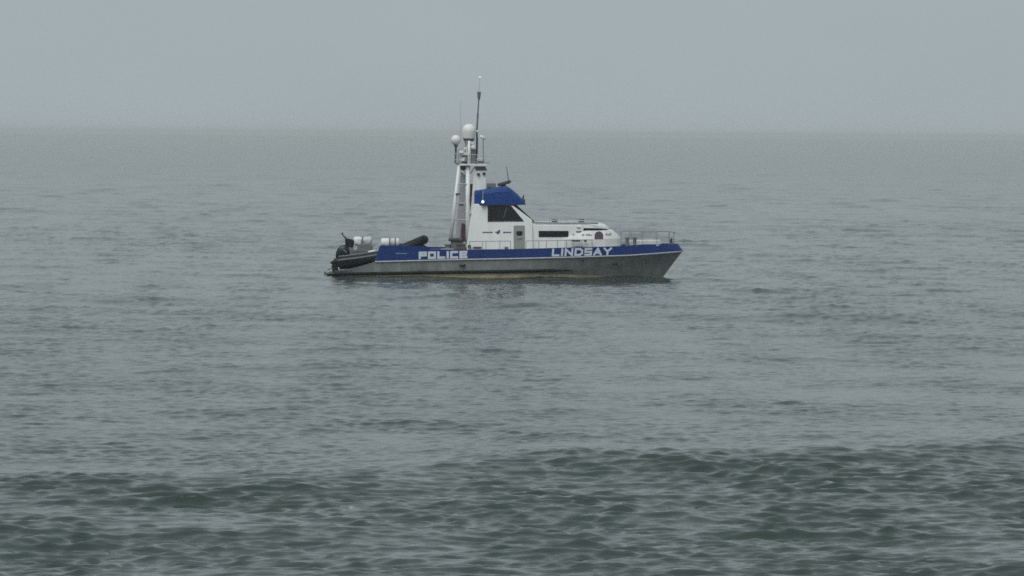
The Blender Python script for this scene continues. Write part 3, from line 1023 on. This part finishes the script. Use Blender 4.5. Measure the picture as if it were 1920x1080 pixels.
for x_, k_, wd, dz in ((0.0, -0.44, 0.66, -0.12), (1.2, -0.44, 0.68, -0.12), (2.4, -0.40, 0.66, -0.12), (3.4, -0.28, 0.5, -0.08), (Lr - 0.3, -0.12, 0.15, -0.02)):
    e = rise(x_)
    secs.append([(x_, -wd, dz + e), (x_, -wd * 0.95, k_ * 0.55 + e), (x_, 0, k_ + e), (x_, wd * 0.95, k_ * 0.55 + e), (x_, wd, dz + e)])
MB().loft(secs).build('hull', 'ribhull', rib)
MB().tube([(0.0, -hw - 0.235, 0.09), (1.2, -hw - 0.235, 0.09), (2.4, -hw - 0.235, 0.09 + rise(2.4)), (3.2, -hw - 0.235, 0.09 + rise(3.2))], 0.035, 8).build('rubbing_strake', 'midmetal', rib)
pts = [(x_, -hw - 0.02, 0.262) for x_ in (0.05, 0.6, 1.2, 1.9)]
MB().tube(pts, 0.05, 8).build('wear_patch', mat('wear_grey', (0.15, 0.15, 0.17), 0.6, var=0.2), rib, smooth=True)
MB().box((0.0, -0.6, -0.1), (0.07, 0.6, 0.28)).build('transom', 'rubber', rib, bevel=0.02)
# outboard
ob = MB()
secs = []
for z_, xa, xb, wd in ((0.14, -0.40, 0.12, 0.13), (0.26, -0.42, 0.20, 0.19), (0.50, -0.38, 0.24, 0.20), (0.68, -0.28, 0.22, 0.18), (0.80, -0.14, 0.14, 0.12), (0.83, -0.04, 0.06, 0.06)):
    ring = []
    for k in range(16):
        th = 2 * math.pi * k / 16
        cx, rx = (xa + xb) / 2 + 0.36, (xb - xa) / 2 * 1.2
        ring.append((cx + rx * math.copysign(abs(math.cos(th)) ** 0.7, math.cos(th)), -0.1 + wd * math.copysign(abs(math.sin(th)) ** 0.7, math.sin(th)), z_))
    secs.append(ring)
ob.loft(secs)
eng = ob.build('outboard_motor', 'cowl', rib, smooth=True)
lg = MB().prism([(-0.2, 0.2), (0.4, 0.2), (-0.05, -0.30), (-0.12, -0.62), (-0.36, -0.62), (-0.40, -0.2)], 0.09, y0=-0.1)
lg.build('outboard_leg', 'cowl', eng, bevel=0.03)
MB().prism([(-0.62, -0.33), (-0.05, -0.27), (-0.05, -0.30), (-0.62, -0.37)], 0.12, y0=-0.1).build('cavitation_plate', 'darkmetal', eng)
MB().prism([(-0.82, -0.40), (-0.70, -0.52), (-0.35, -0.50), (-0.33, -0.66), (-0.80, -0.68)], 0.06, y0=-0.1).build('propeller_guard', 'darkmetal', eng, bevel=0.02)
MB().prism([(0.28, 0.62), (0.46, 0.40), (0.52, 0.42), (0.34, 0.66)], 0.005, y0=-0.303).build('cowl_stripe', 'midmetal', eng)
# console, seat and aerial of the dinghy
MB().prism([(0.70, 0.05), (0.85, 0.05), (0.85, 0.62), (0.62, 0.68), (0.62, 0.5)], 0.28).build('console', 'midmetal', rib, bevel=0.04)
a = [(0.33, 0.66), (0.66, 0.54), (0.83, 1.0), (0.78, 1.10), (0.50, 1.2), (0.36, 1.22)]
MB().prism([(x_ + 0.12, z_ - 0.05) for x_, z_ in a], 0.24).build('console_screen', 'rubber', rib, bevel=0.05)
MB().tube([(0.54, 0.0, 0.9), (0.52, 0, 1.18), (0.40, 0.0, 1.34), (0.36, 0, 1.48)], [0.05, 0.05, 0.03, 0.05], 8).build('tow_light', 'darkmetal', rib)
MB().prism([(0.75, 0.0), (1.75, 0.0), (1.75, 0.38), (1.2, 0.50), (0.75, 0.52)], 0.33).build('seat_box', mat('seat_grey', (0.13, 0.13, 0.14), 0.7, var=0.3, scale=5), rib, bevel=0.05)
MB().tube([(1.62, -0.62, 0.31), (2.0, -0.62, 0.33)], [0.06, 0.07], 8).build('paddle_blade', 'white', rib, smooth=True)

# white canisters on the far side of the after deck
def canister(px0, px1, py0, py1, y_, straps, label, name='life_raft_canister', cradle_py=489):
    a, b = at(px0, py0, y_), at(px1, py1, y_)
    rr = (a.z - b.z) / 2
    zc = (a.z + b.z) / 2
    ln = b.x - a.x
    root = empty(name, ((a.x + b.x) / 2, y_, b.z))
    tag(root, label, 'canister')
    h = ln / 2
    prof = [(-h, rr * 0.72), (-h + 0.03, rr * 0.9), (-h + 0.09, rr), (-0.012, rr), (-0.01, rr * 1.04), (0.01, rr * 1.04), (0.012, rr), (h - 0.09, rr), (h - 0.03, rr * 0.9), (h, rr * 0.72)]
    MB().tube([(x_, 0, rr) for x_, _ in prof], [r_ for _, r_ in prof], 20).build('shell', 'white', root, smooth=True)
    for sx in straps:
        MB().tube([(sx - 0.04, 0, rr), (sx + 0.04, 0, rr)], rr * 1.05, 20).build('strap', 'midmetal', root)
    zb = at(px0, cradle_py, y_).z - b.z
    MB().box((-h * 0.8, -rr * 0.8, zb), (h * 0.8, rr * 0.8, rr * 0.35)).build('cradle', 'midmetal', root, bevel=0.03)
    return root


# the pale bundle: two covered lumps lashed on a grey cradle
def lump(mb, c, rx, ry, rz, seed, nu=18, nv=10):
    r_ = random.Random(seed)
    ph = [r_.uniform(0, 6.28) for _ in range(6)]
    rows = []
    for j in range(nv + 1):
        la = -math.pi / 2 + math.pi * j / nv
        row = []
        for k in range(nu):
            lo = 2 * math.pi * k / nu
            q = 1 + 0.07 * math.sin(3 * lo + ph[0] + 2 * la) + 0.05 * math.sin(5 * lo - 3 * la + ph[1]) + 0.04 * math.sin(7 * la + ph[2])
            cl = max(math.cos(la), 0.02) ** 0.55
            sl = math.copysign(abs(math.sin(la)) ** 0.7, math.sin(la))
            row.append((c[0] + rx * q * cl * math.copysign(abs(math.cos(lo)) ** 0.7, math.cos(lo)), c[1] + ry * q * cl * math.copysign(abs(math.sin(lo)) ** 0.7, math.sin(lo)), c[2] + rz * q * sl))
        rows.append(row)
    mb.loft(rows)
    return mb


a, b = at(661.5, 443.5, 1.35), at(699, 461, 1.35)
bun = empty('covered_bundle', ((a.x + b.x) / 2, 1.35, b.z))
tag(bun, 'lumpy white covered bundle on a grey cradle beside the outboard motor', 'bundle')
lump(MB(), (-0.26, 0, 0.24), 0.25, 0.30, 0.23, 1).build('cover', 'white', bun, smooth=True)
o_ = lump(MB(), (0.25, 0.02, 0.25), 0.27, 0.28, 0.20, 2).build('cover', 'offwhite', bun, smooth=True)
o_.rotation_euler = (0, R(-5), 0)
MB().tube([(-0.02, -0.3, 0.02), (-0.02, -0.3, 0.32), (-0.02, -0.1, 0.48), (-0.02, 0.3, 0.4)], 0.025, 6).build('strap', 'midmetal', bun)
zb = at(680, 506, 1.35).z - b.z
MB().prism([(-0.30, zb), (0.5, zb), (0.52, 0.05), (0.30, 0.16), (-0.28, 0.10)], 0.32).build('cradle', 'midmetal', bun, bevel=0.05)
canister(714.5, 748.5, 446.3, 463, 1.35, (-0.02, 0.28), 'white cylindrical canister with two dark straps, just above the blue bulwark')

# gear between bulwark and mast
a, b = at(826, 459, -1.4), at(851, 468, -1.4)
cov = empty('deck_winch', ((a.x + b.x) / 2, -1.4, b.z - 0.1))
tag(cov, 'grey deck winch under the foot of the mast, behind the lettering', 'winch')
h = (b.x - a.x) / 2
MB().lathe((0.05, 0, 0), [(0.26, 0), (0.26, 0.1), (0.16, 0.14), (0.15, 0.30), (0.24, 0.36), (0.1, 0.4)], 16).build('drum', 'midmetal', cov, smooth=True)
MB().box((-h, -0.2, -0.05), (h, 0.2, 0.14)).build('base', 'panel', cov, bevel=0.03)
a, b = at(856, 456.5, -1.5), at(875, 468, -1.5)
bx_ = empty('deck_box', ((a.x + b.x) / 2, -1.5, b.z - 0.1))
tag(bx_, 'dark brown deck box against the after end of the white cabin', 'box')
h = (b.x - a.x) / 2
MB().box((-h, -0.3, 0), (h - 0.06, 0.3, 0.33)).build('body', 'brown', bx_, bevel=0.02)
MB().box((-h - 0.02, -0.33, 0.332), (h - 0.05, 0.33, 0.40)).build('lid', 'brown', bx_, bevel=0.02)

# mooring lines and lashings about the boat
def sag(a, b, drop, n=9):
    return [a.lerp(b, k / (n - 1)) - Vector((0, 0, drop * math.sin(math.pi * k / (n - 1)))) for k in range(n)]


for a_, b_, dr_, y0_, y1_ in (((648, 452), (664, 462), 0.05, -0.4, 0.9), ((700, 466), (716, 458), 0.06, -1.0, -1.2), ((803, 447), (826, 462), 0.10, -0.55, -1.4), ((1243, 456), (1262, 452), 0.04, -0.3, -0.3)):
    MB().tube(sag(at(*a_, y0_), at(*b_, y1_), dr_), 0.022, 6).build('mooring_line', 'rub', boat, smooth=True)
for px_ in (1230, 1205):
    q = at(px_, 458.6, -1.0)
    MB().lathe((q.x, -1.0, q.z - 0.12), [(0.16, 0), (0.20, 0.05), (0.20, 0.10), (0.13, 0.15)], 14).build('rope_coil', 'rub', boat, smooth=True)
# wipers on the side window and windscreen
MB().tube([(cab(950, 389)[0], cabin_y(cab(950, 389)[1]) - 0.04, cab(950, 389)[1]), (cab(944, 409)[0], cabin_y(cab(944, 409)[1]) - 0.04, cab(944, 409)[1])], 0.015, 6).build('wiper', 'midmetal', wheelhouse)
